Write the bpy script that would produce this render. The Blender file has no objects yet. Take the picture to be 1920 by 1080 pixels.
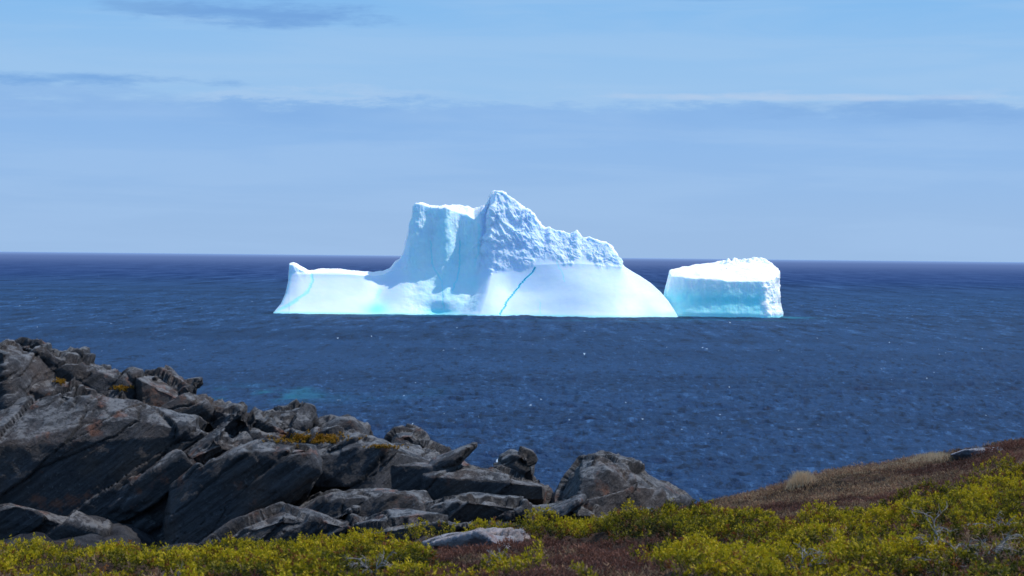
import bpy, bmesh, math, random
import numpy as np
from mathutils import Matrix, Vector
random.seed(7); rng=np.random.default_rng(7)
scene=bpy.context.scene
scene.view_settings.view_transform='Standard'
try: scene.view_settings.look='None'
except Exception: pass
scene.view_settings.exposure=0
F=4516.0
EYE=12.0
pitch=60.0/F; roll=0.0104
cam_d=bpy.data.cameras.new('camera'); cam=bpy.data.objects.new('camera',cam_d)
scene.collection.objects.link(cam); scene.camera=cam
cam_d.sensor_width=36; cam_d.lens=F/1920*36; cam_d.clip_end=90000; cam_d.clip_start=0.5
cam_d.dof.use_dof=True; cam_d.dof.focus_distance=200; cam_d.dof.aperture_fstop=11
R=Matrix.Rotation(math.pi/2-pitch,3,'X')@Matrix.Rotation(roll,3,'Z')
cam.matrix_world=Matrix.Translation((0,0,EYE))@R.to_4x4()
Rn=np.array(R)
def P(px,py,d):  # takes image pixel coordinates and an assumed distance
    """world point seen at an image pixel, placed at an assumed distance d"""
    px=np.asarray(px,float);py=np.asarray(py,float);d=np.asarray(d,float)
    px,py,d=np.broadcast_arrays(px,py,d)
    v=np.stack([(px-960)/F,-(py-540)/F,-np.ones_like(px)],-1)@Rn.T
    v=v/v[...,1:2]*d[...,None]
    v[...,2]+=EYE
    return v
def I(v,xs,ys): return np.interp(v,xs,ys)
def ss(a,b,x):
    t=np.clip((x-a)/(b-a),0,1); return t*t*(3-2*t)
# ---------- noise ----------
def h3(i,j,k,s=0):
    n=(i.astype(np.int64)*374761393+j.astype(np.int64)*668265263+k.astype(np.int64)*2147483647+s*1274126177)&0xffffffff
    n=((n^(n>>13))*1274126177)&0xffffffff
    n=((n^(n>>15))*2246822519)&0xffffffff
    n=n^(n>>16)
    return n.astype(np.float64)/4294967295.0
def vnoise(p,s=0):
    f=np.floor(p); i=f.astype(np.int64); t=p-f; t=t*t*t*(t*(t*6-15)+10)
    r=0
    for a in (0,1):
        wx=t[:,0] if a else 1-t[:,0]
        for b in (0,1):
            wy=t[:,1] if b else 1-t[:,1]
            for c in (0,1):
                wz=t[:,2] if c else 1-t[:,2]
                r=r+wx*wy*wz*h3(i[:,0]+a,i[:,1]+b,i[:,2]+c,s)
    return r*2-1
def fbm(p,o=4,s=0,g=0.5):
    r=0;a=1;n=0
    for k in range(o):
        r=r+a*vnoise(p*(2.03**k)+k*17.3,s+k); n+=a; a*=g
    return r/n*1.6
def ridged(p,o=4,s=0):
    r=0;a=1;n=0
    for k in range(o):
        r=r+a*(1-2*np.abs(vnoise(p*(2.1**k)+k*7.7,s+k))); n+=a; a*=0.5
    return r/n
def voro(p,s=0):
    f=np.floor(p).astype(np.int64)
    F1=np.full(len(p),9.);F2=np.full(len(p),9.);cid=np.zeros(len(p)); off=np.zeros((len(p),3))
    for a in (-1,0,1):
        for b in (-1,0,1):
            for c in (-1,0,1):
                i,j,k=f[:,0]+a,f[:,1]+b,f[:,2]+c
                q=np.stack([i+h3(i,j,k,s+1),j+h3(i,j,k,s+2),k+h3(i,j,k,s+3)],1)
                v=p-q
                d=np.linalg.norm(v,axis=1)
                m=d<F1
                F2=np.where(m,F1,np.minimum(F2,d))
                cid=np.where(m,h3(i,j,k,s+4),cid)
                off=np.where(m[:,None],v,off)
                F1=np.where(m,d,F1)
    return F1,F2,cid,off
# ---------- mesh helpers ----------
def mk(name,V,Fc,mat=None,smooth=True,attrs=None,kind=None,label=None,cat=None,group=None):
    me=bpy.data.meshes.new(name)
    V=np.asarray(V,np.float32); Fc=np.asarray(Fc,np.int32)
    me.vertices.add(len(V)); me.vertices.foreach_set('co',V.ravel())
    n,k=Fc.shape
    me.loops.add(n*k); me.loops.foreach_set('vertex_index',Fc.ravel())
    me.polygons.add(n); me.polygons.foreach_set('loop_start',np.arange(0,n*k,k,dtype=np.int32))
    me.polygons.foreach_set('loop_total',np.full(n,k,np.int32))
    me.update(calc_edges=True)
    me.polygons.foreach_set('use_smooth',np.full(n,smooth))
    if attrs:
        for a,v in attrs.items():
            v=np.asarray(v,np.float32)
            if v.ndim==1:
                at=me.attributes.new(a,'FLOAT','POINT'); at.data.foreach_set('value',v)
            else:
                at=me.attributes.new(a,'FLOAT_VECTOR','POINT'); at.data.foreach_set('vector',v.ravel())
    if mat: me.materials.append(mat)
    ob=bpy.data.objects.new(name,me); scene.collection.objects.link(ob)
    if kind: ob['kind']=kind
    if label: ob['label']=label
    if cat: ob['category']=cat
    if group: ob['group']=group
    return ob
def gridfaces(nr,nc,wrap=False):
    r=np.arange(nr-1)[:,None]; c=np.arange(nc if wrap else nc-1)[None,:]
    c2=(c+1)%nc
    return np.stack([r*nc+c,r*nc+c2,(r+1)*nc+c2,(r+1)*nc+c],-1).reshape(-1,4)
def gridnormals(G):
    du=np.gradient(G,axis=1); dv=np.gradient(G,axis=0)
    n=np.cross(du,dv); n/=np.linalg.norm(n,axis=-1,keepdims=True)+1e-9
    return n
def blur(a,k,axis,wrap=False):
    pad=[(0,0)]*a.ndim; pad[axis]=(k,k)
    b=np.pad(a,pad,mode='wrap' if wrap else 'edge'); c=np.cumsum(b,axis=axis)
    sl=lambda s,e:tuple(slice(s,e) if i==axis else slice(None) for i in range(a.ndim))
    n=a.shape[axis]
    c=np.concatenate([np.zeros_like(c[sl(0,1)]),c],axis)
    return (c[sl(2*k+1,2*k+1+n)]-c[sl(0,n)])/(2*k+1)
# ---------- material helpers ----------
class NT:
    def __init__(s,name):
        s.m=bpy.data.materials.new(name); s.m.use_nodes=True; s.t=s.m.node_tree
        s.t.nodes.clear()
        s.out=s.t.nodes.new('ShaderNodeOutputMaterial'); s.b=s.t.nodes.new('ShaderNodeBsdfPrincipled')
        s.t.links.new(s.b.outputs[0],s.out.inputs[0])
    def n(s,t,**k):
        x=s.t.nodes.new(t)
        for a,v in k.items(): setattr(x,a,v)
        return x
    def put(s,v,sock):
        if hasattr(v,'is_output'): s.t.links.new(v,sock)
        elif isinstance(v,(tuple,list)):
            v=tuple(v)
            sock.default_value=v+(1,) if (len(v)==3 and sock.type=='RGBA') else v
        else: sock.default_value=v
    def attr(s,a,vec=False):
        x=s.n('ShaderNodeAttribute'); x.attribute_name=a; return x.outputs['Vector' if vec else 'Fac']
    def math(s,op,a,b=0.0,c=0.0,clamp=False):
        x=s.n('ShaderNodeMath',operation=op); x.use_clamp=clamp
        s.put(a,x.inputs[0]); s.put(b,x.inputs[1]); s.put(c,x.inputs[2]); return x.outputs[0]
    def mix(s,f,a,b,mode='MIX'):
        x=s.n('ShaderNodeMix',data_type='RGBA',blend_type=mode)
        s.put(f,x.inputs[0]); s.put(a,x.inputs[6]); s.put(b,x.inputs[7]); return x.outputs[2]
    def ramp(s,v,a,b,lo=0.0,hi=1.0):
        x=s.n('ShaderNodeMapRange'); x.interpolation_type='SMOOTHSTEP'
        s.put(v,x.inputs[0]); s.put(a,x.inputs[1]); s.put(b,x.inputs[2]); s.put(lo,x.inputs[3]); s.put(hi,x.inputs[4]); return x.outputs[0]
    def pos(s,sc=(1,1,1),rot=(0,0,0)):
        g=s.n('ShaderNodeNewGeometry'); m=s.n('ShaderNodeMapping')
        m.inputs['Scale'].default_value=sc; m.inputs['Rotation'].default_value=rot
        s.t.links.new(g.outputs['Position'],m.inputs[0]); return m.outputs[0]
    def noise(s,v,scale=1.0,det=4.0,rough=0.5,dist=0.0,ty='FBM'):
        x=s.n('ShaderNodeTexNoise'); x.noise_type=ty
        s.put(v,x.inputs['Vector']); x.inputs['Scale'].default_value=scale; x.inputs['Detail'].default_value=det
        x.inputs['Roughness'].default_value=rough; x.inputs['Distortion'].default_value=dist; return x.outputs[0]
    def bump(s,h,st=0.5,dist=0.1,nrm=None):
        x=s.n('ShaderNodeBump'); s.put(h,x.inputs['Height']); s.put(st,x.inputs['Strength']); x.inputs['Distance'].default_value=dist
        if nrm is not None: s.put(nrm,x.inputs['Normal'])
        return x.outputs[0]
    def nz(s):
        g=s.n('ShaderNodeNewGeometry'); x=s.n('ShaderNodeSeparateXYZ'); s.t.links.new(g.outputs['Normal'],x.inputs[0]); return x.outputs[2]

# ================= WORLD =================
SUN=Vector((0.53,0.15,0.80)).normalized()
w=bpy.data.worlds.new('World'); scene.world=w; w.use_nodes=True
t=w.node_tree; t.nodes.clear()
W=NT.__new__(NT); W.t=t
out=t.nodes.new('ShaderNodeOutputWorld')
sky=t.nodes.new('ShaderNodeTexSky'); sky.sky_type='NISHITA'; sky.sun_disc=False
sky.sun_elevation=math.asin(SUN.z); sky.sun_rotation=math.atan2(SUN.x,SUN.y)
sky.air_density=1.0; sky.dust_density=0.3; sky.ozone_density=2.0; sky.altitude=0
bg=t.nodes.new('ShaderNodeBackground'); t.links.new(sky.outputs[0],bg.inputs[0]); bg.inputs[1].default_value=0.15
tc=t.nodes.new('ShaderNodeTexCoord'); sp=t.nodes.new('ShaderNodeSeparateXYZ'); t.links.new(tc.outputs['Generated'],sp.inputs[0])
X,Y,Z=sp.outputs
def wmap(sc,loc=(0,0,0)):
    m=t.nodes.new('ShaderNodeMapping'); m.inputs['Scale'].default_value=sc; m.inputs['Location'].default_value=loc
    t.links.new(tc.outputs['Generated'],m.inputs[0]); return m.outputs[0]
n_edge=W.noise(wmap((20,20,95)),1.0,8,0.68)
n_soft=W.noise(wmap((7,7,75),(3,1,2)),1.0,5,0.55,0.4)
n_big=W.noise(wmap((8,8,25),(9,4,1)),1.0,3,0.5)
zt=W.math('ADD',Z,W.math('MULTIPLY',W.math('SUBTRACT',n_edge,0.5),0.024))
low=W.ramp(zt,0.0655,0.0600)
edge=W.math('MULTIPLY',W.ramp(zt,0.0655,0.0620),W.ramp(zt,0.044,0.060))
rim_=W.math('MULTIPLY',W.ramp(zt,0.0690,0.0645),W.ramp(zt,0.0615,0.0640))
hazecol=W.mix(W.ramp(Z,0.0,0.055),(0.300,0.49,0.79,1),(0.250,0.465,0.82,1))
hazecol=W.mix(W.math('MULTIPLY',W.ramp(n_soft,0.40,0.62),0.45),hazecol,(0.33,0.53,0.84,1))
hazecol=W.mix(W.math('MULTIPLY',edge,W.ramp(n_big,0.36,0.60,0.2,0.9)),hazecol,(0.20,0.41,0.78,1))
high=W.mix(W.ramp(Z,0.07,0.117),(0.295,0.525,0.84,1),(0.205,0.475,0.85,1))
high=W.mix(W.math('MULTIPLY',W.ramp(n_soft,0.40,0.64),0.45),high,(0.345,0.555,0.84,1))
high=W.mix(W.math('MULTIPLY',rim_,W.ramp(n_big,0.40,0.60,0.15,0.6)),high,(0.41,0.585,0.84,1))
col=W.mix(low,high,hazecol)
def streak(x0,z0,rx,rz):
    a=W.math('DIVIDE',W.math('SUBTRACT',X,x0),rx); b=W.math('DIVIDE',W.math('SUBTRACT',Z,z0),rz)
    r=W.math('ADD',W.math('MULTIPLY',a,a),W.math('MULTIPLY',b,b))
    r=W.math('ADD',r,W.math('MULTIPLY',W.math('SUBTRACT',n_cl,0.5),4.2))
    return W.ramp(r,1.4,-0.3)
n_cl=W.noise(wmap((36,36,200),(2,7,3)),1.0,7,0.64)
s1=streak(-0.100,0.0985,0.050,0.0065)
s2=streak(-0.205,0.0705,0.090,0.0030)
s3=streak(0.175,0.0605,0.075,0.0050)
s4=streak(0.075,0.1075,0.03,0.002)
s6=streak(-0.152,0.1000,0.020,0.0032)
s7=streak(-0.20,0.063,0.08,0.007)
col=W.mix(W.math('MULTIPLY',s7,0.7),col,(0.235,0.44,0.79,1))
col=W.mix(W.math('MULTIPLY',s1,0.9),col,(0.15,0.345,0.71,1))
col=W.mix(W.math('MULTIPLY',s6,0.7),col,(0.17,0.37,0.71,1))
col=W.mix(W.math('MULTIPLY',s2,0.9),col,(0.165,0.37,0.74,1))
col=W.mix(W.math('MULTIPLY',s3,0.7),col,(0.19,0.39,0.75,1))
col=W.mix(W.math('MULTIPLY',s4,0.6),col,(0.18,0.38,0.72,1))
s5=streak(0.12,0.0665,0.08,0.0016)
col=W.mix(W.math('MULTIPLY',s5,0.6),col,(0.48,0.60,0.81,1))
bg2=t.nodes.new('ShaderNodeBackground'); t.links.new(col,bg2.inputs[0]); t.links.new(W.ramp(Z,0.14,0.40,1.0,1.6),bg2.inputs[1])  # upper sky, out of view, boosted to brighten the shaded ice
mx=t.nodes.new('ShaderNodeMixShader'); t.links.new(bg.outputs[0],mx.inputs[1]); t.links.new(bg2.outputs[0],mx.inputs[2])
t.links.new(W.ramp(Z,0.85,0.45,0.0,0.95),mx.inputs[0])
t.links.new(mx.outputs[0],out.inputs[0])
sd=bpy.data.lights.new('sun','SUN'); sd.energy=4.0; sd.angle=math.radians(0.5); sd.color=(1,0.955,0.89)
so=bpy.data.objects.new('sun',sd); scene.collection.objects.link(so)
so.rotation_euler=SUN.to_track_quat('Z','Y').to_euler(); so.location=(50,0,80)

# ================= SEA =================
def sea():
    nc=860
    b=np.linspace(-0.25,0.25,nc); side=np.array([-6,-3,-1.5,-0.8,-0.45,-0.3]); b=np.concatenate([side,b,-side[::-1]])
    d=np.concatenate([[40,55,70,82,95],np.exp(np.linspace(np.log(105),np.log(1500),1500))])
    D,B=np.meshgrid(d,b,indexing='ij'); x=D*B; y=D
    p=np.stack([x.ravel(),y.ravel(),0*x.ravel()],1)
    dr=np.gradient(d); sp=np.maximum(np.repeat(dr[:,None],len(b),1),1e-3).ravel()
    z=np.zeros(len(p))
    g=0.8+0.45*vnoise(p*np.array([1/30.,1/70.,1])+5,3)
    r=np.random.default_rng(3)
    for k in range(76):
        lam=0.5*(8/0.5)**(r.random()**1.3)
        th=math.radians(-86+r.normal()*30)
        kx,ky=math.cos(th)*2*math.pi/lam,math.sin(th)*2*math.pi/lam
        amp=0.0116*lam**0.66
        if lam>4: amp*=0.7
        rs=abs(ky)*sp/(2*math.pi)
        fade=np.clip(1.5-3.2*rs,0,1)
        wob=r.random()*6.28
        ph=kx*p[:,0]+ky*p[:,1]+wob
        s=np.sin(ph)
        z+=amp*fade*(s+0.28*np.cos(2*ph))
    z*=g*np.clip((1480-p[:,1])/300,0,1)
    p[:,2]=z
    sh=np.zeros(len(p))
    def patch(px,py,rx,ry,a):
        c=P(px,py,1.0); tt=EYE/(EYE-c[2]); cx,cy=c[0]*tt,c[1]*tt
        return a*np.exp(-(((p[:,0]-cx)/rx)**2+((p[:,1]-cy)/ry)**2))
    n=fbm(p*np.array([1/3.,1/14.,1]),4,11)
    sh+=patch(430,738,5.0,8,.8)+patch(640,732,14,7,.10)+patch(530,742,9,8,.22)
    sh*=np.clip(0.6+1.6*n,0,1.3)
    for (a,bb,c,e,f) in [(1480,596,4.5,6,0.9),(1350,600,14,5,0.35),(705,591,4,6,.6),(820,592,6,6,.8),(1060,602,22,4,.25),(600,592,10,4,.25)]:
        sh+=patch(a,bb,c,e,f)
    fc=gridfaces(len(d),len(b))
    d2=np.exp(np.linspace(np.log(1500),np.log(34000),24)); b2=np.array([-6,-3,-1.5,-.8,-.45,-.25,-.15,-.05,.05,.15,.25,.45,.8,1.5,3,6])
    D2,B2=np.meshgrid(d2,b2,indexing='ij'); p2=np.stack([(D2*B2).ravel(),D2.ravel(),0*D2.ravel()],1)
    f2=gridfaces(len(d2),len(b2))+len(p)
    return mk('sea',np.concatenate([p,p2]),np.concatenate([fc,f2]),M_sea,True,{'shallow':np.concatenate([np.clip(sh,0,1),np.zeros(len(p2))])},kind='structure')
m=NT('sea_water'); M_sea=m.m
pv=m.pos()
dist=m.n('ShaderNodeVectorMath',operation='LENGTH'); m.t.links.new(pv,dist.inputs[0]); dist=dist.outputs['Value']
n1=m.noise(m.pos((0.005,0.024,1)),1,5,0.6)
na=m.noise(m.pos((1.2,0.28,1)),1,6,0.75)
nb_=m.noise(m.pos((0.36,0.036,1)),1,6,0.75)
nc_=m.noise(m.pos((0.12,0.006,1)),1,6,0.75)
fd=m.ramp(dist,150,450); fe=m.ramp(dist,500,1100)
n2=m.math('ADD',m.math('MULTIPLY',na,m.math('SUBTRACT',1.0,fd)),m.math('MULTIPLY',nb_,fd))
n2=m.math('ADD',m.math('MULTIPLY',n2,m.math('SUBTRACT',1.0,fe)),m.math('MULTIPLY',nc_,fe))
base=m.mix(m.ramp(n1,0.35,0.65),(0.007,0.027,0.080,1),(0.012,0.043,0.120,1))
base=m.mix(m.ramp(n2,0.53,0.69),base,(0.040,0.108,0.245,1))  # wavelet highlights painted into the colour as pale dashes
base=m.mix(m.ramp(n2,0.50,0.38,0,0.92),base,(0.002,0.009,0.032,1))  # shaded sides of the wavelets painted dark
base=m.mix(m.math('MULTIPLY',m.attr('shallow'),0.75),base,(0.02,0.22,0.32,1))
farc=m.mix(m.ramp(n2,0.38,0.62),(0.018,0.042,0.118,1),(0.040,0.078,0.185,1))
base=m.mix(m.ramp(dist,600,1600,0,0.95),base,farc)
base=m.mix(m.ramp(dist,1000,4800,0,0.95),base,(0.082,0.122,0.235,1))  # air haze painted into the water colour with distance, continued below
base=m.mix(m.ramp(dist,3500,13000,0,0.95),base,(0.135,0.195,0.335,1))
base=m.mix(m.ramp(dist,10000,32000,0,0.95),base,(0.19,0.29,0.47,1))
cap=m.noise(m.pos((1.1,0.22,1),(0,0,0.05)),1,3,0.6); capg=m.noise(m.pos((0.05,0.02,1),(0,0,0.3)),1,3,0.6)
capm=m.math('MULTIPLY',m.ramp(cap,0.70,0.735),m.ramp(capg,0.46,0.56,0,0.7))
base=m.mix(capm,base,(0.55,0.66,0.78,1))
bn=m.noise(m.pos((0.7,1.0,1)),3.2,5,0.68)
bnrm=m.bump(bn,m.ramp(dist,350,1400,1.0,0.0),0.35)
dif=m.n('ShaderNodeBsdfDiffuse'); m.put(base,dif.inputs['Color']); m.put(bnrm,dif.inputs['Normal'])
glo=m.n('ShaderNodeBsdfGlossy'); glo.inputs['Roughness'].default_value=0.26; glo.inputs['Color'].default_value=(0.9,0.95,1,1); m.put(bnrm,glo.inputs['Normal'])
fr=m.n('ShaderNodeFresnel'); fr.inputs['IOR'].default_value=1.33; m.put(bnrm,fr.inputs['Normal'])
fac=m.math('MULTIPLY',m.math('MINIMUM',m.math('MULTIPLY',fr.outputs[0],0.36),0.20),m.ramp(dist,250,1400,1.0,0.0))
mxw=m.n('ShaderNodeMixShader'); m.put(fac,mxw.inputs[0]); m.t.links.new(dif.outputs[0],mxw.inputs[1]); m.t.links.new(glo.outputs[0],mxw.inputs[2])
m.t.links.new(mxw.outputs[0],m.out.inputs[0]); m.t.nodes.remove(m.b)
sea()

# ================= ICE =================
m=NT('glacier_ice'); M_ice=m.m
bl=m.attr('blue'); rg=m.attr('rough')
n1=m.noise(m.pos((0.25,0.25,0.5)),1,5,0.6)
n2=m.noise(m.pos((0.5,0.5,3.5)),1,4,0.6)
n3=m.noise(m.pos((0.06,0.06,0.16)),1,3,0.5)
base=m.mix(m.ramp(n1,0.35,0.7),(0.66,0.81,0.985,1),(0.72,0.845,0.985,1))
base=m.mix(m.ramp(n3,0.38,0.65,0,0.7),base,(0.55,0.73,0.98,1))
base=m.mix(m.math('MULTIPLY',m.ramp(n2,0.5,0.75),0.08),base,(0.55,0.76,0.96,1))
base=m.mix(m.attr('snow_and_lift'),base,(0.93,0.95,0.96,1))
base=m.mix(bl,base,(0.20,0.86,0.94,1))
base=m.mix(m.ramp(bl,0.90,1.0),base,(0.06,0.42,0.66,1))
m.put(base,m.b.inputs['Base Color']); m.b.inputs['Roughness'].default_value=0.5; m.b.inputs['Specular IOR Level'].default_value=0.25
m.b.inputs['Subsurface Weight'].default_value=0.4; m.b.inputs['Subsurface Radius'].default_value=(0.6,1.3,2.0); m.b.inputs['Subsurface Scale'].default_value=0.9
nb=m.noise(m.pos((1,1,0.7)),1.5,8,0.65)
bp=m.n('ShaderNodeBump'); m.put(nb,bp.inputs['Height']); m.put(m.math('MULTIPLY_ADD',rg,0.8,0.015),bp.inputs['Strength']); bp.inputs['Distance'].default_value=0.6
m.put(bp.outputs[0],m.b.inputs['Normal'])

D0=484.0
def linedist(px,py,pts):
    best=np.full(px.shape,1e9)
    for (a,b),(c,d) in zip(pts[:-1],pts[1:]):
        vx,vy=c-a,d-b; tt=np.clip(((px-a)*vx+(py-b)*vy)/(vx*vx+vy*vy),0,1)
        best=np.minimum(best,np.hypot(px-a-tt*vx,py-b-tt*vy))
    return best
def berg_main():
    S=np.array([(504,598),(514,586),(527,570),(536,550),(541,527),(543,494),(550,492),(560,497),(572,503),(582,507),(600,505),(620,504),(640,505),(660,507),(680,509),(700,510),(718,508),(730,503),(740,490),(750,485),(756,474),(762,450),(768,430),(772,405),(775,386),(779,381),(790,381),(803,386),(820,387),(840,385),(860,384),(875,386),(886,391),(900,388),(911,384),(917,368),(929,357),(940,359),(950,366),(965,378),(980,388),(990,398),(1000,410),(1010,423),(1020,430),(1030,426),(1040,432),(1055,437),(1070,440),(1081,432),(1090,447),(1105,447),(1120,452),(1135,456),(1146,465),(1155,478),(1162,490),(1172,501),(1185,509),(1200,517),(1220,531),(1240,549),(1254,565),(1264,580),(1275,598)],float)
    seg=np.hypot(np.diff(S[:,0]),np.diff(S[:,1])*0.8); L=np.concatenate([[0],np.cumsum(seg)])
    NX=1100; l=np.linspace(0,L[-1],NX)
    px=np.interp(l,L,S[:,0]); ptop=np.interp(l,L,S[:,1])
    offm=ss(0,1,(px-905)/14)
    OF=4.2
    yf=I(px,[504,560,620,700,760,800,850,1000,1100,1180,1284],[-2.5,-3.5,-3.5,-2.5,-1.5,-1,-1,-0.8,-0.8,0,3.5])
    run=I(px,[504,600,720,850,1000,1160,1284],[11,12,12,11,11.5,11,9])
    zref=I(px,[504,543,560,640,720,745,760,800,880,905,960,1000,1060,1100,1130,1160,1284],
            [8,8,7.9,7.9,8.2,9.0,9.6,9.8,10.0,10,10,10.2,10.6,10.6,10.2,10,10])
    pw=I(px,[504,560,700,780,900,1000,1284],[1.35,1.4,1.4,1.4,1.25,1.2,1.25])
    K=20
    for _ in range(2):
        zref=blur(zref,K,0);yf=blur(yf,K,0);run=blur(run,K,0);pw=blur(pw,K,0)
    prof=lambda z: yf+run*np.clip((z+0.6)/(zref+0.6),0,1.2)**(1/pw)
    zt0=P(px,ptop,D0+10-OF*offm)[:,2]
    for _ in range(3):
        zz=np.minimum(zref,np.maximum(zt0,0.0)); yy=prof(zz)
        zt0=P(px,ptop,D0+yy+1.0-OF*offm)[:,2]
    zt0=np.maximum(zt0,-0.5)
    zs=np.minimum(zref,zt0-0.03*np.abs(zt0)-0.02)
    ys=prof(zs)
    yc=ys+I(px,[504,720,760,900,930,1100,1165,1180,1284],[0.5,0.5,1.6,1.6,5,5,1.2,0.6,0.4])
    yr=yc+I(px,[504,545,600,720,760,800,890,920,1000,1160,1284],[0.3,2,7,7,6,7,7,2.5,2,2,0.5])
    yb=yr+I(px,[504,700,900,1100,1284],[3,9,14,12,3])
    xw=P(px,500,D0)[:,0]
    zc=zt0-I(px,[504,545,560,720,750,775,800,835,860,890,905,1000,1284],[0,0.4,0.8,0.8,0.3,0.25,0.3,0.6,1.8,2.2,0.3,0.05,0.0])*np.clip(zt0/3,0,1)
    zs=np.minimum(zs,zc-0.01)
    zr=zt0
    n1,n2,n3,n4=150,130,50,40
    rows=[]
    for a in np.linspace(0,1,n1):
        z=-0.6+(zs+0.6)*a**1.25; rows.append(np.stack([xw,prof(z),z],1))
    for a in np.linspace(0,1,n2+1)[1:]:
        rows.append(np.stack([xw,ys+(yc-ys)*(a**1.15),zs+(zc-zs)*a],1))
    for a in np.linspace(0,1,n3+1)[1:]:
        rows.append(np.stack([xw,yc+(yr-yc)*a,zc+(zr-zc)*(1-(1-a)**1.6)],1))
    for a in np.linspace(0,1,n4+1)[1:]:
        rows.append(np.stack([xw,yr+(yb-yr)*a,zr-(zr+0.8)*(a**1.8)],1))
    G=np.array(rows); nr=G.shape[0]
    sm=G.copy()
    for _ in range(3): sm[...,1]=blur(sm[...,1],13,0)
    wj=(np.exp(-((np.arange(nr)-n1)/26.0)**2))[:,None]*0.97*ss(1180,1150,px)[None,:]*ss(545,575,px)[None,:]
    G[...,1]=G[...,1]*(1-wj)+sm[...,1]*wj
    PX=np.repeat(px[None,:],nr,0)
    hor=480+roll*(PX-960); PY=hor+(EYE-G[...,2])*F/(D0+5)
    frontw=np.repeat(np.concatenate([np.ones(n1+n2+n3),np.linspace(1,0.0,n4)])[:,None],NX,1)
    dl=linedist(PX.ravel(),PY.ravel(),[tuple(q) for q in S]).reshape(PX.shape)
    k_=np.clip(1-dl/34.0,0,1); rnd=1-np.sqrt(np.clip(1-k_**2,0,1))
    G[...,1]+=3.6*rnd*(0.6*ss(575,548,PX)+ss(1160,1200,PX))*np.repeat((np.arange(nr)<n1+n2)[:,None],NX,1)
    G[n1+n2:,:,1]+=3.6*(0.6*ss(575,548,px)+ss(1160,1200,px))[None,:]
    xb=np.interp(PY,[360,385,430,470,500,550,592],[925,915,905,902,899,880,857])
    jj=vnoise(np.stack([PY.ravel()*0.06,0*PY.ravel(),0*PY.ravel()],1),9).reshape(PY.shape)*4
    jj=jj*ss(520,480,PY)
    wid=np.interp(PY,[400,500,592],[9,26,44])
    G[...,1]+=-OF*ss(0,1,(PX-xb-jj)/wid)*frontw
    G[...,1]+=frontw*(1.2*np.exp(-((PX-862)/18)**2)*ss(560,480,PY)-1.2*np.exp(-((PX-835)/14)**2)*ss(600,470,PY)-0.6*np.exp(-((PX-782)/12)**2)*ss(520,430,PY)+0.5*np.exp(-((PX-808)/10)**2)*ss(520,440,PY))
    G[...,1]+=frontw*1.9*np.sin((PX-905)/50.0)*ss(488,550,PY)*ss(900,960,PX)*ss(1240,1150,PX)
    G[...,1]+=frontw*1.2*np.exp(-((PX-712-(560-PY)*0.3)/24)**2)*ss(600,560,PY)*ss(500,530,PY)
    G[...,1]+=frontw*2.2*np.exp(-((PX-820)/32)**2)*ss(560,588,PY)
    G[...,0]*=(D0+G[...,1])/D0
    N=gridnormals(G)
    if N[n1+n2//2,NX//2,1]>0: N=-N
    V=G.reshape(-1,3); Nn=N.reshape(-1,3)
    pxf,pyf=PX.ravel(),PY.ravel()
    rowi=np.repeat(np.arange(nr),NX)
    bound=I(pxf,[504,740,760,800,850,900,905,925,945,965,985,1000,1015,1040,1060,1075,1090,1105,1125,1140,1150,1165,1180,1284],[500,500,505,520,520,505,504,508,499,491,505,494,480,476,487,493,481,483,499,504,493,499,430,300])
    bq=np.stack([pxf*0.05,0*pyf,0*pxf],1)
    bn=vnoise(bq,21)*5+vnoise(bq*3,22)*4
    rough=ss(10,-8,pyf-bound-bn)*ss(735,765,pxf)
    back=ss(n1+n2+n3-4,n1+n2+n3+10,rowi)
    p=V.copy()
    flute=ridged(p*np.array([0.6,0.4,0.09]),3,31)
    sl=np.stack([p[:,0]+0.55*p[:,2],p[:,1],p[:,2]-0.3*p[:,0]],1)
    rr=ridged(sl*np.array([0.34,0.34,0.13])+0.6*fbm(p*0.3,2,47)[:,None],6,41)
    cr2=ridged(sl*np.array([1.3,1.1,0.45]),5,43)
    mid=fbm(p*0.5,4,51); patchy=ss(-0.5,0.6,fbm(p*0.25,2,49))
    tower=ss(905,890,pxf)
    disp=rough*((1-tower)*(0.58*rr*(0.5+0.7*patchy)+0.22*cr2*(0.5+patchy)+0.22*mid+0.12)+tower*(0.28*flute+0.2*mid+0.12*rr))
    disp+=(1-rough)*(0.10*fbm(p*np.array([.10,.10,.2]),2,61)+0.02*mid)
    disp+=(1-rough)*tower*ss(735,780,pxf)*0.17*(fbm(sl*0.35,4,63))
    disp+=0.20*mid*ss(516,508,pyf)*ss(740,720,pxf)*ss(545,555,pxf)
    fadeedge=ss(0.0,1.2,V[:,2])*0.8+0.2
    edge_s=np.minimum(ss(504,545,pxf),ss(1284,1200,pxf))
    disp*=fadeedge*edge_s*(1-0.6*back)
    V=V+Nn*disp[:,None]
    blue=np.zeros(len(V))
    def line(pts,wd,a=1.0):
        nonlocal blue
        ox=vnoise(np.stack([pyf*0.12,pxf*0.02,0*pxf],1),77)*1.8+vnoise(np.stack([pyf*0.5,0*pxf,0*pxf],1),78)*0.9
        d=linedist(pxf+ox,pyf,pts); blue=np.maximum(blue,a*ss(wd*1.8,wd*0.4,d))
    line([(1003,502),(996,513),(975,535),(955,560),(938,588)],1.6,1.0)
    line([(1045,488),(1052,510),(1060,528)],0.9,0.45)
    line([(1013,566),(1016,590)],1.0,0.4)
    line([(584,512),(586,530),(578,546),(555,563),(524,580)],2.6,0.6)
    line([(860,452),(862,490),(858,520),(850,545)],1.6,0.75)
    line([(806,452),(812,500),(830,530),(832,580)],1.4,0.65)
    line([(896,420),(897,470),(890,500)],2.2,0.45)
    line([(715,545),(690,580)],3,0.3)
    line([(545,500),(543,530),(530,570)],2.0,0.3)
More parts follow.
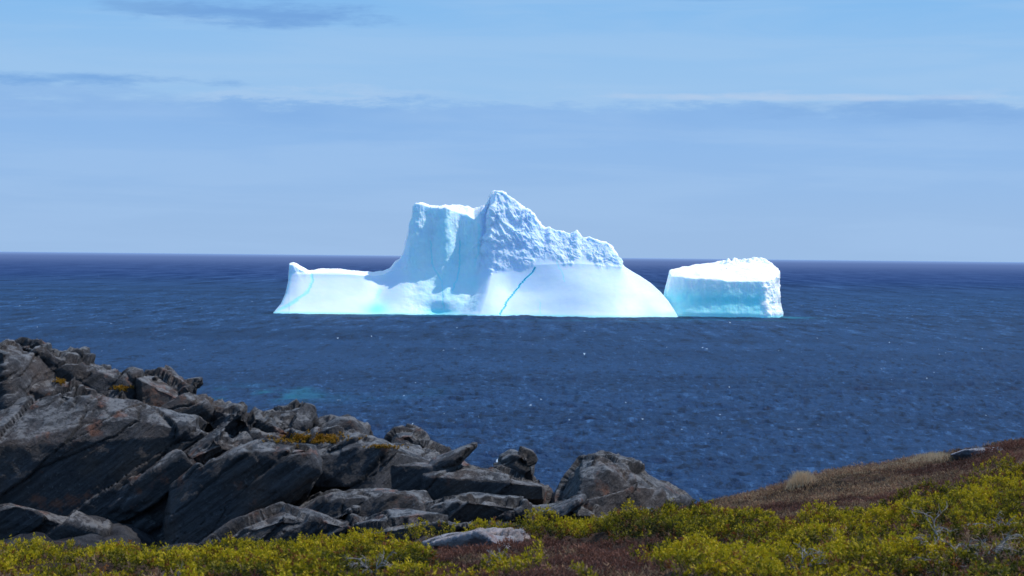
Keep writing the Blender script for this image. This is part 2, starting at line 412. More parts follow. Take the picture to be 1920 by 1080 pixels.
    def spot(x,y,rx,ry,a):
        nonlocal blue
        blue=np.maximum(blue,a*0.88*np.exp(-(((pxf-x)/rx)**2+((pyf-y)/ry)**2)))
    spot(705,580,24,15,1.0); spot(822,586,44,10,1.0); spot(1255,590,30,6,.5); spot(840,545,40,35,.45); spot(560,590,40,4,.35); spot(985,590,60,5,.25)
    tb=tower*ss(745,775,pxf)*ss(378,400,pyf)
    blue=np.maximum(blue,tb*np.clip(0.25+0.14*fbm(p*np.array([.3,.3,.12]),3,66),0,1))  # bluer tint painted on the tower's shaded face
    blue=np.maximum(blue,(1-tower)*rough*np.clip(-0.18+0.45*ridged(sl*0.4,3,67)*-1,0,0.25))
    blue=np.maximum(blue,ss(0.55,0.1,V[:,2])*0.6)
    snow_and_lift=ss(n1+n2-5,n1+n2+3,rowi)
    blue*=1-snow_and_lift
    V[:,1]+=D0+np.where(blue>0.5,0.5*(blue-0.5),0)
    lowwall=ss(740,690,pxf)*0.3
    mk('iceberg',V,gridfaces(nr,NX),M_ice,True,{'blue':blue,'rough':np.clip(rough*(0.48-0.26*tower)+0.15*snow_and_lift,0,1),'snow_and_lift':np.maximum(np.maximum(snow_and_lift,lowwall),0.45*tb)},label='white and blue iceberg with jagged peak floating on the sea',cat='iceberg')  # snow on top only; low wall and tower face are just coloured whiter
berg_main()

def berg_block():
    DB=D0+8
    rim=np.array([(1254,505,7),(1258,515,3),(1285,520,1.6),(1310,522,1.2),(1370,526,.4),(1432,527,0),(1448,523,2.5),(1458,513,7),(1458,503,11),(1447,494,15),(1430,486,18),(1412,484,19),(1385,491,19),(1365,488,19),(1345,492,18),(1318,493,17),(1280,498,13),(1254,505,7)],float)
    base=np.array([(1230,6),(1236,1.0),(1280,-0.8),(1305,-1.4),(1370,-2.2),(1444,-2.8),(1463,1.2),(1466,7),(1463,12),(1456,17),(1430,22),(1412,23),(1385,23),(1365,23),(1345,22),(1318,20),(1270,15),(1230,6)],float)
    seg=np.hypot(np.diff(rim[:,0])/9.4,np.diff(rim[:,2])); L=np.concatenate([[0],np.cumsum(seg)])
    NA=900; l=np.linspace(0,L[-1],NA,endpoint=False)
    rp=np.interp(l,L,rim[:,0]); ry=np.interp(l,L,rim[:,1]); rd=np.interp(l,L,rim[:,2])
    bp_=np.interp(l,L,base[:,0]); bd=np.interp(l,L,base[:,1])
    RT=P(rp,ry,DB+rd); BT=P(bp_,596,DB+bd); BT[:,2]=-0.8
    for _ in range(2): RT=blur(RT,3,0,True); BT=blur(BT,4,0,True)
    C=P(1362,502,DB+9)
    rows=[]
    for a in np.linspace(0.02,1,70):
        q=C+(RT-C)*a; q[:,2]=C[2]+(RT[:,2]-C[2])*a
        rows.append(q)
    for a in np.linspace(0,1,151)[1:]:
        q=RT+(BT-RT)*a
        q[:,:2]=RT[:,:2]+(BT[:,:2]-RT[:,:2])*(a**1.15)
        c=(q[:,:2]-C[:2]); c/=np.linalg.norm(c,axis=1,keepdims=True)
        z=q[:,2]
        o=-0.22*np.exp(-((z-2.9)/0.9)**2)+0.12*np.exp(-((z-0.8)/0.5)**2)
        q[:,:2]+=c*o[:,None]
        rows.append(q)
    G=np.array(rows)
    nr=G.shape[0]
    sm=G.copy()
    for _ in range(2): sm=blur(sm,3,0)
    wj=np.exp(-((np.arange(nr)-70)/4.0)**2)[:,None,None]
    G=G*(1-wj)+sm*wj
    N=gridnormals(G)
    i_f=np.argmin(abs(rp-1340)+rd*10)
    if N[120,i_f,1]>0: N=-N
    V=G.reshape(-1,3);Nn=N.reshape(-1,3)
    rowi=np.repeat(np.arange(nr),NA)
    cliff=ss(69,73,rowi)
    p=V.copy()
    flute=ridged(p*np.array([0.8,0.8,0.12]),3,131)
    mid=fbm(p*0.7,5,151); big=fbm(p*0.22,3,99)
    apx=np.interp(V[:,0],[P(1200,500,DB)[0],P(1500,500,DB)[0]],[1200,1500])
    disp=cliff*(0.06*flute+0.06*mid+0.12*big)*ss(0,1.5,V[:,2])+(1-cliff)*(0.12*mid+0.2*big+0.65*np.clip(mid+0.1,0,1)*ss(DB+10,DB+16,V[:,1])*ss(1350,1370,apx))
    rightside=ss(1422,1438,apx+7*mid)
    disp+=rightside*cliff*0.45*ridged(p*0.45,4,88)
    V=V+Nn*disp[:,None]
    z=V[:,2]
    blue=cliff*(0.34+0.46*np.exp(-((z-3.4)/1.9)**2)+0.30*ss(3,0.5,z)+0.12*fbm(p*np.array([.6,.6,.12]),3,8)-0.26*ss(5.2,8,z))*(1-0.93*rightside)
    blue=np.maximum(blue,ss(0.7,0.1,z)*0.8)
    mk('iceberg',V,gridfaces(nr,NA,True),M_ice,True,{'blue':np.clip(blue,0,0.88),'rough':np.clip(0.04*cliff+0.25*rightside+0.12*(1-cliff),0,1),'snow_and_lift':np.maximum(1-cliff,np.maximum(rightside*0.7,0.9*cliff))},label='flat-topped iceberg block with turquoise cliff floating on the sea',cat='iceberg')  # snow on top; sunlit right side and shaded cliff lightened by colour
berg_block()

# ================= LAND =================
cols=np.array([-900,-300,0,400,800,1100,1250,1400,1600,1920,2300,3000],float)
yr_=np.array([0,6,12.8,18,24,28,31,34,38,45,60,90],float)
PYT=np.array([
 [1085]*12,[1085]*12,
 [1120,1120,1112,1110,1110,1108,1108,1105,1100,1095,1090,1085],
 [1080,1080,1078,1084,1070,1052,1042,1035,1024,1000,970,960],
 [1030,1032,1040,1058,1030,1008, 992, 984, 968,918,880,860],
 [1010,1020,1035,1050,1015,1000, 985, 966, 938,880,830,810],
 [ 780, 820, 870, 935, 955, 975, 976, 940, 896,842,790,770],
 [ 720, 740, 750, 840, 915, 965, 972, 931, 884,832,770,750],
 [ 740, 760, 800, 890, 990,1010,1005, 960, 915,850,790,770],
 ],float)
rowsz=[]
for k in range(9):
    y=yr_[k]
    if k<2: z=np.full(12,EYE-1.72)
    else: z=P(cols,PYT[k],y)[:,2]
    rowsz.append(z)
rowsz.append(rowsz[-1]*0+5.0+np.array([3,2,1,0,-1,-1,-1,0,0,1,3,4])); rowsz.append(np.full(12,-1.5)); rowsz.append(np.full(12,-6.0))
ZT=np.array(rowsz)
def terrain(x,y,detail=True):
    u=960+F*x/np.maximum(y,9.0)
    ci=np.interp(u,cols,np.arange(12)); ri=np.interp(y,yr_,np.arange(12))
    c0=np.clip(np.floor(ci).astype(int),0,10); r0=np.clip(np.floor(ri).astype(int),0,10)
    fc=ci-c0; fr=ri-r0; fc=fc*fc*(3-2*fc)*0.4+fc*0.6
    z=(ZT[r0,c0]*(1-fc)+ZT[r0,c0+1]*fc)*(1-fr)+(ZT[r0+1,c0]*(1-fc)+ZT[r0+1,c0+1]*fc)*fr
    if detail:
        p=np.stack([x,y,0*x],1)
        z=z+0.045*fbm(p*0.9,4,201)+0.03*fbm(p*3.5,3,205)
        rk=rockmask(x,y)
        z=z+rk*0.2*fbm(p*1.3,4,209)
    return z
def rockmask(x,y):
    u=960+F*x/np.maximum(y,9.0)
    lim=np.interp(u,[0,400,700,1000,1250,1300],[25.0,25.5,25.5,26.5,28,200])
    return ss(lim-0.5,lim+1.0,y)
def shrubh(x,y):
    u=960+F*x/np.maximum(y,9.0)
    p=np.stack([x,y,0*x],1)
    k=1+0.5*ss(1300,1700,u)-0.35*ss(900,500,u)
    return np.clip(0.06+0.02*ss(700,1200,u)+k*(0.13*fbm(p*1.1,3,301)+0.09*fbm(p*3.0,3,302)),0,0.5)
def greenmask(x,y):
    u=960+F*x/np.maximum(y,9.0)
    p=np.stack([x,y,0*x],1)
    lim=np.interp(u,[-200,0,400,600,800,950,1100,1250,1400,1500,1600,1700,1800,1920,2200],[23,23,24,25,24,22.5,25.5,26.5,24.8,23.2,22.2,22.5,24.8,26.8,29])
    g=ss(lim+0.5,lim-0.5,y+1.6*fbm(p*0.9,3,311))
    n=fbm(p*np.array([.9,.5,1]),4,321)
    br=ss(0.04,0.24,n+0.9*np.exp(-((u-1030)/200)**2-((y-17.5)/3.0)**2)+0.6*np.exp(-((u-100)/150)**2-((y-21)/2.5)**2)-0.20*ss(1200,1400,u))
    return g*(1-br)
m=NT('heath_ground'); M_land=m.m
a=m.attr('rockm')
n1=m.noise(m.pos(),3.0,6,0.65); n2=m.noise(m.pos(),0.8,4,0.6)
soil=m.mix(m.ramp(n1,0.35,0.7),(0.018,0.012,0.008,1),(0.09,0.045,0.026,1))
soil=m.mix(m.math('MULTIPLY',m.ramp(n2,0.5,0.7),0.4),soil,(0.12,0.08,0.045,1))
rk=m.mix(m.ramp(n1,0.35,0.65),(0.012,0.012,0.015,1),(0.05,0.05,0.057,1))
m.put(m.mix(a,soil,rk),m.b.inputs['Base Color']); m.b.inputs['Roughness'].default_value=0.95; m.b.inputs['Specular IOR Level'].default_value=0.15
m.put(m.bump(m.noise(m.pos(),9,6,0.7),0.9,0.08),m.b.inputs['Normal'])
gx=np.linspace(-16,18,620); gy=np.concatenate([np.linspace(0,10,20),np.linspace(10.2,40,420),np.linspace(41,90,60)])
Yg,Xg=np.meshgrid(gy,gx,indexing='ij'); xs=Xg*(0.6+Yg/28.0)
xf,yf_=xs.ravel(),Yg.ravel()
zf=terrain(xf,yf_)
rk_=rockmask(xf,yf_)
zf=zf+(1-rk_)*0.5*shrubh(xf,yf_)*greenmask(xf,yf_)
mk('ground',np.stack([xf,yf_,zf],1),gridfaces(len(gy),len(gx)),M_land,True,{'rockm':rk_},kind='structure')

# ================= ROCKS =================
e1=np.array([0.80,0.1,0.60]);e1/=np.linalg.norm(e1); e3=np.cross(e1,[0,1,0.25]); e3/=np.linalg.norm(e3); e2=np.cross(e3,e1)
def rockmat(name,k=1.0,lich=0.62):
    m=NT(name)
    g=m.n('ShaderNodeNewGeometry')
    def dot(v):
        x=m.n('ShaderNodeVectorMath',operation='DOT_PRODUCT'); m.t.links.new(g.outputs['Position'],x.inputs[0]); x.inputs[1].default_value=tuple(v); return x.outputs['Value']
    cx=m.n('ShaderNodeCombineXYZ'); m.put(m.math('MULTIPLY',dot(e1),0.9),cx.inputs[0]); m.put(m.math('MULTIPLY',dot(e2),1.2),cx.inputs[1]); m.put(m.math('MULTIPLY',dot(e3),12.0),cx.inputs[2])
    n_st=m.noise(cx.outputs[0],1.3,7,0.72)
    n_b=m.noise(m.pos(),1.2,6,0.62); n_s=m.noise(m.pos(),20,6,0.75); n_m=m.noise(m.pos(),5.0,7,0.72)
    base=m.mix(m.ramp(n_st,0.35,0.68),(0.018*k,0.019*k,0.024*k,1),(0.062*k,0.062*k,0.072*k,1))
    base=m.mix(m.math('MULTIPLY',m.ramp(n_b,0.45,0.7),0.6),base,(0.090*k,0.060*k,0.046*k,1))
    nz=m.nz()
    up=m.math('MULTIPLY',m.ramp(nz,0.55,0.92),m.ramp(n_m,0.44,0.57))
    base=m.mix(m.math('MULTIPLY',up,lich),base,(0.27,0.27,0.28,1))
    sp_=m.math('MULTIPLY',m.ramp(n_s,0.56,0.66),m.ramp(n_m,0.45,0.62,0.05,0.45)); base=m.mix(sp_,base,(0.19,0.19,0.205,1))
    base=m.mix(m.ramp(n_s,0.46,0.34,0,0.6),base,(0.009*k,0.009*k,0.012*k,1))
    n_o=m.noise(m.pos((1,1,1),(1,0,0)),2.3,5,0.65)
    base=m.mix(m.math('MULTIPLY',m.ramp(n_o,0.57,0.69),0.55),base,(0.22,0.075,0.035,1))
    cr=m.attr('crack'); base=m.mix(cr,base,(0.006,0.006,0.008,1))
    m.put(base,m.b.inputs['Base Color']); m.b.inputs['Roughness'].default_value=0.66; m.b.inputs['Specular IOR Level'].default_value=0.3
    hh=m.math('ADD',m.math('ADD',m.math('MULTIPLY',n_s,0.4),m.math('MULTIPLY',n_st,1.4)),m.math('MULTIPLY',n_m,1.0))
    m.put(m.bump(hh,1.0,0.065),m.b.inputs['Normal'])
    return m.m
M_rock=rockmat('coastal_rock'); M_pale=rockmat('pale_stone',7.0,0.6)

def rock(pts,d,front=0.9,back=1.6,shr=0.80,up=0.08,seed=0,vox=0.021,label='',fine=1.0,name='rock',amp=1.0,mat=None,strat=1.0):
    r=np.random.default_rng(seed+100)
    pts=np.array(pts,float)
    if pts.shape[1]==2: pts=np.concatenate([pts,np.full((len(pts),1),d)],1)
    c=pts.mean(0); h=np.ptp(pts[:,1])
    A=P(pts[:,0],pts[:,1],pts[:,2])
    cf=c.copy(); cf[1]+=up*h
    fp=cf+(pts-cf)*shr+np.concatenate([r.normal(0,0.04*h,(len(pts),2)),r.normal(0,0.08,(len(pts),1))],1)
    sel=r.random(len(pts))<0.7
    if sel.sum()<3: sel[:]=True
    fp=fp[sel]
    Bp=P(fp[:,0],fp[:,1],fp[:,2]-front*(0.6+0.8*r.random(len(fp))))
    bp2=c+(pts-c)*0.8; bp2[:,1]=np.maximum(bp2[:,1],0)+0.12*h
    Cp=P(bp2[:,0],bp2[:,1],pts[:,2]+back)
    allp=np.concatenate([A,Bp,Cp])
    bm=bmesh.new()
    for q in allp: bm.verts.new(q)
    bmesh.ops.convex_hull(bm,input=bm.verts)
    for v in [v for v in bm.verts if not v.link_faces]: bm.verts.remove(v)
    me=bpy.data.meshes.new('t'); bm.to_mesh(me); bm.free()
    ob=bpy.data.objects.new('t',me); scene.collection.objects.link(ob)
    mod=ob.modifiers.new('r','REMESH'); mod.mode='VOXEL'; mod.voxel_size=vox
    dg=bpy.context.evaluated_depsgraph_get(); ev=ob.evaluated_get(dg); m2=ev.to_mesh()
    n=len(m2.vertices); co=np.empty(n*3); m2.vertices.foreach_get('co',co); co=co.reshape(-1,3)
    no=np.empty(n*3); m2.vertices.foreach_get('normal',no); no=no.reshape(-1,3)
    nf=len(m2.polygons); lt=np.empty(nf,np.int32); m2.polygons.foreach_get('loop_total',lt)
    if (lt==4).all():
        fc=np.empty(nf*4,np.int32); m2.loops.foreach_get('vertex_index',fc); fc=fc.reshape(-1,4)
    else:
        fc=[tuple(p.vertices) for p in m2.polygons]; fc=np.array([f if len(f)==4 else (f[0],f[1],f[2],f[2]) for f in fc])
    ev.to_mesh_clear(); bpy.data.objects.remove(ob); bpy.data.meshes.remove(me)
    q=np.stack([co@e1,co@e2,co@e3],1)
    q=q+0.05*np.stack([fbm(co*1.3,3,s) for s in (1,2,3)],1)+0.010*np.stack([fbm(co*9,2,s) for s in (4,5,6)],1)
    F1,F2,cid,of=voro(q*np.array([0.42,0.8,2.0]),5)
    G1,G2,gid,og=voro(q*np.array([0.95,2.0,5.5]),15)
    H1,H2,hid,oh=voro(q*np.array([2.6,4.5,11.0]),25)
    def tilt(i,o,a):
        t_=np.stack([np.modf(i*k)[0]-0.5 for k in (91.7,57.3,233.1)],1)
        return (t_*o).sum(1)*a
    crack=ss(0.020,0.0,F2-F1); crack2=ss(0.030,0.0,G2-G1)
    reg=ss(-0.20,0.35,fbm(co*0.9,3,71))
    s_=q[:,2]*3.2+0.5*fbm(q*np.array([0.5,0.7,0.3]),3,81); saw=np.modf(s_+100)[0]; led=np.where(saw<0.84,saw/0.84,(1-saw)/0.16)-0.5
    s2_=q[:,2]*9.5+0.9*fbm(q*np.array([0.8,1,0.3]),3,83); saw2=np.modf(s2_+100)[0]; led2=np.where(saw2<0.65,saw2/0.65,(1-saw2)/0.35)-0.5
    disp=amp*(0.17*(cid-0.5)+tilt(cid,of,0.22)-0.05*crack)+(0.12+0.88*reg)*amp*(0.085*(gid-0.5)+tilt(gid,og,0.12)-0.025*crack2+strat*0.09*led*(0.4+0.6*gid))+reg*(0.3+0.7*amp)*(0.028*(hid-0.5)+tilt(hid,oh,0.04)+strat*0.014*led2)+0.006*fbm(co*1.4,4,7)+0.011*fine*fbm(co*8,4,9)
    co=co+no*disp[:,None]
    return mk(name,co,fc,mat or M_rock,True,{'crack':np.clip(crack*0.8+0.4*crack2*(gid>0.4)*reg,0,1)},label=label or 'dark grey fractured rock on the coastal outcrop',cat='rock',group='rocks of the shoreline outcrop')
def rock_fix(*a,**k):
    ob=rock(*a,**k)
    ob.data.validate(); ob.data.update()
    return ob
BK='dark grey weathered boulder perched on the rocky outcrop'
SL='dark grey slanted slab of bedrock in the outcrop'
LG='light grey lichen-speckled rock at the outcrop edge'
BD='charcoal grey bedrock mass with slanting fractured layers'
L=[
 ([(-160,590),(0,634),(60,658),(112,692),(70,770),(0,825),(-160,840)],31,dict(front=1.1,label='brownish grey rock block at the cliff top')),
 ([(30,646),(135,672),(245,704),(330,745),(300,810),(80,790)],31.8,dict(front=0.7,label='craggy light-topped rock along the outcrop crest')),
 ([(-80,800),(20,762),(110,735),(260,748),(375,790),(385,822),(335,880),(215,975),(100,1060),(-80,1060)],29.8,dict(front=0.7,shr=0.88,amp=0.6,strat=0.6,label='massive grey cliff face with smooth planes')),
 ([(235,704),(312,707),(372,745),(402,766),(445,815),(380,840),(250,790)],31.3,dict(front=0.8,label='craggy light-topped rock along the outcrop crest')),
 ([(375,762),(452,757),(492,777),(580,830),(470,870),(375,830)],31.0,dict(front=0.8,label=SL)),
 ([(485,776),(552,759),(585,769),(582,800),(560,825),(490,822)],31.8,dict(front=0.5,amp=0.7,label=BK)),
 ([(200,940),(240,900),(330,850),(420,800),(455,832),(350,940),(290,1045),(190,1045)],29.3,dict(front=0.3,label='nearly black shaded rock wedge in a crevice')),
 ([(300,995),(325,910),(400,850),(485,822),(592,836),(602,862),(572,930),(465,1000),(335,1060),(295,1060)],28.8,dict(front=0.45,shr=0.9,up=0.02,amp=0.4,strat=0.5,label='large smooth grey slanted slab')),
 ([(596,798),(652,785),(692,804),(710,842),(640,852),(590,840)],31.8,dict(front=0.5,amp=0.7,label=BK)),
 ([(545,850),(615,812),(720,826),(830,872),(825,925),(700,950),(600,950),(546,915)],30.3,dict(front=0.7,shr=0.86,amp=0.6,label=SL)),
 ([(722,818),(738,801),(780,799),(798,820),(800,846),(722,846)],32.0,dict(front=0.4,amp=0.7,label=BK)),
 ([(680,828),(800,832),(850,856),(902,882),(930,930),(800,925),(725,890)],31.3,dict(front=0.6,amp=0.8,label=SL)),
 ([(545,960),(600,928),(700,914),(800,920),(830,970),(690,1020),(560,1045)],28.9,dict(front=0.6,shr=0.86,amp=0.5,label=SL)),
 ([(775,885),(880,878),(960,893),(1022,904),(1040,935),(1020,980),(880,975),(775,945)],30.2,dict(front=0.7,shr=0.86,amp=0.6,label=LG)),
 ([(931,892),(936,853),(957,844),(998,851),(1010,885),(1018,920),(930,915)],30.9,dict(front=0.5,amp=0.6,label=BK)),
 ([(760,955),(880,926),(1010,945),(1040,985),(900,1020),(760,1030)],28.6,dict(front=0.6,shr=0.86,amp=0.6,label=SL)),
 ([(1035,940),(1062,892),(1087,854),(1125,858),(1202,876),(1258,906),(1296,940),(1270,985),(1100,1000),(1030,980)],29.8,dict(front=1.0,shr=0.7,up=0.15,amp=0.8,label='pointed light grey boulder beside the heath')),
 ([(950,970),(1010,942),(1080,940),(1120,960),(1130,990),(1080,1005),(980,1020)],28.6,dict(front=0.5,amp=0.7,label=LG)),
 ([(375,1035),(440,990),(530,950),(600,980),(700,980),(620,1055),(400,1070)],27.6,dict(front=0.5,amp=0.7,label=SL)),
 ([(650,995),(740,960),(840,970),(910,985),(840,1035),(670,1040)],27.4,dict(front=0.5,amp=0.7,label=LG)),
 ([(540,880),(620,850),(860,870),(960,930),(920,990),(700,985),(560,960)],31.0,dict(front=0.4,amp=0.7,label=SL)),
 ([(-120,960),(20,935),(150,965),(215,1000),(170,1060),(-120,1060)],28.7,dict(front=0.3,amp=0.6,label=SL)),
 ([(-60,690),(100,720),(240,745),(390,800),(470,850),(420,960),(200,1020),(-60,1000)],30.5,dict(front=0.3,shr=0.9,label=BD)),
 ([(400,800),(560,815),(700,850),(800,890),(800,990),(600,1020),(430,960)],30.3,dict(front=0.3,shr=0.9,label=BD)),
 ([(700,860),(850,880),(1000,925),(1060,960),(1040,1010),(800,1010),(680,960)],29.9,dict(front=0.3,shr=0.9,label=BD)),
]
for k,(pts,d,kw) in enumerate(L):
    rock_fix(pts,d,seed=k,**kw)
rs=np.random.default_rng(12)
small=[(420,800),(640,835),(840,862),(1050,955),(180,700),(340,735),(110,685),(1190,975),(60,668),(270,722),(1000,975),(650,965),(930,985),(600,1005)]
for k,(x,y) in enumerate(small):
    n=6; an=np.sort(rs.random(n)*6.28); rx=rs.uniform(24,60); ryy=rs.uniform(8,16)
    pts=[(x+rx*math.cos(a),y+ryy*math.sin(a)-0.45*rx*math.cos(a)) for a in an]
    d=float(np.interp(y,[690,850,960,1010],[31.6,30.0,28.0,27.4]))
    rock_fix(pts,d,front=0.3,back=0.5,seed=60+k,vox=0.02,label='small broken stone wedged among larger rocks',amp=0.5)
rock_fix([(790,1018),(835,1004),(900,997),(985,994),(1000,1008),(970,1034),(820,1038)],23.0,front=1.6,back=0.5,seed=90,vox=0.018,amp=0.5,strat=0.8,mat=M_pale,label='low flat grey stone lying among the shrubs')
rock_fix([(1780,852),(1805,843),(1842,838),(1874,839),(1890,846),(1870,862),(1790,864)],31.2,front=0.12,back=1.6,shr=0.95,seed=91,vox=0.018,amp=0.15,mat=M_pale,label='pale flat grey stone on the heath crest')

# ================= VEGETATION =================
def leafmat(name):
    m=NT(name); c=m.attr('col',True); m.put(c,m.b.inputs['Base Color']); m.b.inputs['Roughness'].default_value=0.6
    m.b.inputs['Specular IOR Level'].default_value=0.15
    tr=m.n('ShaderNodeBsdfTranslucent'); m.put(c,tr.inputs[0]); mxs=m.n('ShaderNodeMixShader'); mxs.inputs[0].default_value=0.3
    m.t.links.new(m.b.outputs[0],mxs.inputs[1]); m.t.links.new(tr.outputs[0],mxs.inputs[2]); m.t.links.new(mxs.outputs[0],m.out.inputs[0])
    return m.m
M_leaf=leafmat('shrub_leaves'); M_heath=leafmat('heath_stems'); M_grass=leafmat('dry_grass')
def scatter(n,ymin,ymax,seed):
    r=np.random.default_rng(seed)
    y=np.sqrt(r.random(n)*(ymax**2-ymin**2)+ymin**2)
    x=(r.random(n)*2-1)*0.27*y
    return x,y,r
def tufts(base,dirs,nl,llen,lw,spread,stem,colfn,r):
    n=len(base)
    B=np.repeat(base,nl,0); Dn=np.repeat(dirs,nl,0)
    tpos=r.random(n*nl)
    q=r.normal(size=(n*nl,3)); ld=Dn*(1-spread)+q/np.linalg.norm(q,axis=1,keepdims=True)*spread
    ld/=np.linalg.norm(ld,axis=1,keepdims=True)
    s=np.repeat(stem,nl)
    side0=r.normal(size=(n*nl,3))
    root=B+Dn*(tpos*s)[:,None]+side0*(0.20*s)[:,None]*(0.4+0.6*(1-tpos))[:,None]
    side=np.cross(ld,r.normal(size=(n*nl,3))); side/=np.linalg.norm(side,axis=1,keepdims=True)+1e-9
    ll=llen*(0.6+0.8*r.random(n*nl))
    a=root; b=root+ld*(ll*0.5)[:,None]+side*(lw/2); c=root+ld*ll[:,None]; d=root+ld*(ll*0.5)[:,None]-side*(lw/2)
    V=np.stack([a,b,c,d],1).reshape(-1,3)
    Fc=np.arange(len(V)).reshape(-1,4)
    col=colfn(np.repeat(np.arange(n),nl),tpos,r)
    return V,Fc,np.repeat(col,4,0)
x,y,r=scatter(150000,11.2,30,5)
p3=np.stack([x,y,0*x],1)
cl=fbm(p3*3.6,4,411)
g=greenmask(x,y)*(1-rockmask(x,y)); keep=r.random(len(x))<g*np.interp(y,[11,18,30],[0.75,0.9,1.0])*ss(-0.45,0.1,cl)
x,y,cl=x[keep],y[keep],cl[keep]
mh=shrubh(x,y)
p3=np.stack([x,y,0*x],1)
e=0.05
gxn=(shrubh(x+e,y)-shrubh(x-e,y))/(2*e); gyn=(shrubh(x,y+e)-shrubh(x,y-e))/(2*e)
z=terrain(x,y)+mh*0.9-0.03+r.normal(0,0.018,len(x))+0.09*np.clip(cl,-1,1)
dirs=np.stack([-gxn*0.8+r.normal(0,.5,len(x)),-gyn*0.8+r.normal(0,.5,len(x)),np.ones(len(x))],1); dirs/=np.linalg.norm(dirs,axis=1,keepdims=True)
tone=r.random(len(x)); big=fbm(p3*0.8,3,402)
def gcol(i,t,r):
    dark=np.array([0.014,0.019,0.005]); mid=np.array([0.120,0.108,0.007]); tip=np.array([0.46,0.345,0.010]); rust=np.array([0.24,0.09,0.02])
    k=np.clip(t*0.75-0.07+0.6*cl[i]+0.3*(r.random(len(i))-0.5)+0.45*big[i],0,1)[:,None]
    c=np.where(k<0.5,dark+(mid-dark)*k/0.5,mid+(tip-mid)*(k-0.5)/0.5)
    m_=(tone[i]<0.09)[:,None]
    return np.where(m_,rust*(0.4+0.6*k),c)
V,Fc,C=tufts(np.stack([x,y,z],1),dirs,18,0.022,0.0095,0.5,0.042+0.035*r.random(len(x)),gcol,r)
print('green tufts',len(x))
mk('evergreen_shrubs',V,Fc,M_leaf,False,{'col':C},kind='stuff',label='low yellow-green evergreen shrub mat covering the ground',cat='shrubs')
x,y,r=scatter(170000,11.2,38,6)
u=960+F*x/y
g=(1-0.75*greenmask(x,y))*(1-rockmask(x,y)*(u<1290)); keep=r.random(len(x))<g*0.8
x,y=x[keep],y[keep]
p3=np.stack([x,y,0*x],1); clump2=fbm(p3*1.6,3,501)+0.5*fbm(p3*5,2,503); pale=fbm(p3*np.array([0.9,0.6,1]),4,502); u=960+F*x/y
z=terrain(x,y)-0.01+0.55*shrubh(x,y)*greenmask(x,y)+0.03*clump2
dirs=np.stack([r.normal(0,.35,len(x)),r.normal(0,.35,len(x)),np.ones(len(x))],1); dirs/=np.linalg.norm(dirs,axis=1,keepdims=True)
crest=ss(29,32,y)
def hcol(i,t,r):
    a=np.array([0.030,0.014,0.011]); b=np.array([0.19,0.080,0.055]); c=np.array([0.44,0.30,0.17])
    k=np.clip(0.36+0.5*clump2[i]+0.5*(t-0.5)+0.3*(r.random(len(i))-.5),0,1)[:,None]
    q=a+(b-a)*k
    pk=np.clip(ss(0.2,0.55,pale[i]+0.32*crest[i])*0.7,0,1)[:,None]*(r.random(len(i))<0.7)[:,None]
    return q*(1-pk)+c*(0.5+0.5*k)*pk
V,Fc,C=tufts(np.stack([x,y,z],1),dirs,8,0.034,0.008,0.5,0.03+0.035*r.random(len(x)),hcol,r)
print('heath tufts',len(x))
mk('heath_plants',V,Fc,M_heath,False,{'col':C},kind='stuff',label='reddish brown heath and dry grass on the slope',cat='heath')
GV=[];GC=[]
def tussock(px,py,d,n,rad,hgt,seed):
    r=np.random.default_rng(seed); c=P(px,py,d)
    x=c[0]+r.normal(0,rad,n); y=c[1]+r.normal(0,rad,n); z=terrain(x,y)-0.02
    hb=hgt*(0.5+0.6*r.random(n))*np.exp(-((x-c[0])/(rad*1.8))**2)
    lean=r.normal(0,0.25,(n,2)); sd=0.004
    a=np.stack([x-sd,y,z],1); b=np.stack([x+sd,y,z],1); t_=np.stack([x+lean[:,0]*hb,y+lean[:,1]*hb,z+hb],1); t2=t_+np.array([0.001,0,0])
    GV.append(np.stack([a,b,t2,t_],1).reshape(-1,3)); GC.append(np.repeat(np.array([[0.66,0.46,0.28]])*(0.6+0.6*r.random((n,1))),4,0))
tussock(1503,895,31,2600,0.10,0.19,1); tussock(1600,885,31.5,600,0.2,0.07,2); tussock(1745,850,32,1300,0.2,0.13,3); tussock(1660,872,32,900,0.25,0.08,4); tussock(1400,920,31,400,0.2,0.05,5); tussock(1320,935,30,500,0.15,0.08,7); tussock(1560,886,31.8,400,0.2,0.06,8)
V=np.concatenate(GV)
mk('dry_grass',V,np.arange(len(V)).reshape(-1,4),M_grass,False,{'col':np.concatenate(GC)},kind='stuff',label='dry straw-coloured grass along the heath crest',cat='grass')
bpy.context.view_layer.update(); dg=bpy.context.evaluated_depsgraph_get()
r=np.random.default_rng(44); B=[]
for (cx,cy,rx,ry,n) in [(582,824,60,8,520),(233,730,22,5,90),(112,717,12,4,40),(720,840,30,4,50)]:
    for _ in range(n):
        q=P(cx+r.normal()*rx*0.5,cy+r.normal()*ry*0.5,30.0); dvec=Vector(q)-Vector((0,0,EYE)); dvec.normalize()
        ok,loc,nrm,_i,ob,_m=scene.ray_cast(dg,Vector((0,0,EYE)),dvec)
        if ok and ob.name.startswith('rock') and nrm.z>0.15: B.append((loc.x,loc.y,loc.z))
if B:
    B=np.array(B); dirs=np.tile([0,-0.2,1.0],(len(B),1))+r.normal(0,.2,(len(B),3)); dirs/=np.linalg.norm(dirs,axis=1,keepdims=True)
    def mcol(i,t,r):
        a=np.array([0.07,0.04,0.008]); b=np.array([0.38,0.20,0.02]); k=np.clip(t+0.5*(r.random(len(i))-.5),0,1)[:,None]; return a+(b-a)*k
    V,Fc,C=tufts(B,dirs,12,0.026,0.010,0.6,0.022+0*B[:,0],mcol,r)
    mk('moss_cushions',V,Fc,M_heath,False,{'col':C},kind='stuff',label='orange-yellow moss cushions in rock hollows',cat='moss')
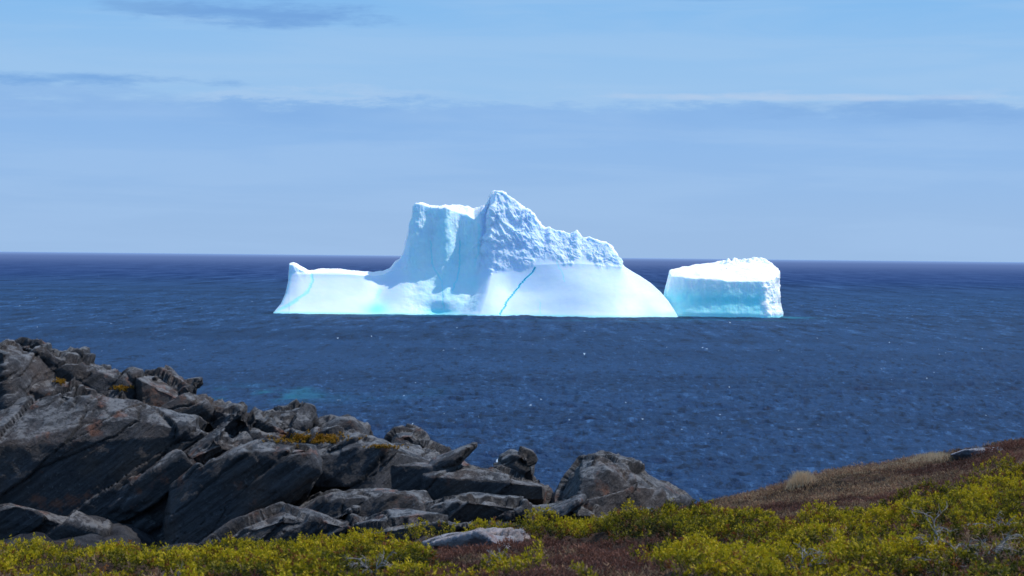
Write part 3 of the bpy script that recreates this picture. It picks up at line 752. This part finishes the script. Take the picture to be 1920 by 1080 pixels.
m=NT('dead_wood'); M_wood=m.m
n=m.noise(m.pos(),30,4,0.6); m.put(m.mix(n,(0.13,0.11,0.10,1),(0.34,0.31,0.30,1)),m.b.inputs['Base Color']); m.b.inputs['Roughness'].default_value=0.9
def branch(px,py,d,length,seed):
    r=random.Random(seed); base=Vector(P(px,py,d)); bx,by=np.array([base.x]),np.array([base.y]); base.z=float((terrain(bx,by)+shrubh(bx,by)*0.7)[0])
    V=[];Fc=[]
    def tube(pts,r0,r1):
        k=6; s=len(V)
        for i,pnt in enumerate(pts):
            rr=r0+(r1-r0)*i/(len(pts)-1)
            dv=(pts[min(i+1,len(pts)-1)]-pts[max(i-1,0)]).normalized(); u_=dv.orthogonal().normalized(); v_=dv.cross(u_)
            for j in range(k): a=6.2832*j/k; V.append(pnt+u_*rr*math.cos(a)+v_*rr*math.sin(a))
        for i in range(len(pts)-1):
            for j in range(k): Fc.append((s+i*k+j,s+i*k+(j+1)%k,s+(i+1)*k+(j+1)%k,s+(i+1)*k+j))
    def grow(p0,dv,ln,rad,lev):
        pts=[p0]; q=p0.copy(); d_=dv.copy(); n_=8
        for i in range(n_):
            d_=(d_+Vector((r.gauss(0,.18),r.gauss(0,.18),r.gauss(-0.04,.14)))).normalized(); q=q+d_*ln/n_; pts.append(q.copy())
            if lev<2 and i>0 and r.random()<0.75:
                grow(q.copy(),(d_+Vector((r.gauss(0,.7),r.gauss(0,.7),r.gauss(0.1,.5)))).normalized(),ln*0.5,rad*0.6,lev+1)
        tube(pts,rad,rad*0.25)
    for k in range(3):
        grow(base,Vector((r.gauss(-0.3,.7),r.gauss(-.3,.3),r.uniform(0.3,.7))).normalized(),length*r.uniform(.7,1.1),0.006,0)
    mk('dead_branch',[tuple(v) for v in V],Fc,M_wood,True,label='bare grey dead branch sticking out of the shrubs',cat='branch',group='dead branches in the shrubs')
for k,(a,b,c,l) in enumerate([(1790,1050,14,.34),(1830,1060,13.6,.3),(1560,1000,16,.16),(700,1060,14,.15),(1880,960,17,.2),(950,1040,15,.15),(1500,1060,13.6,.18),(330,1050,14,.15),(1760,1000,15.5,.28)]):
    branch(a,b,c,l,k)
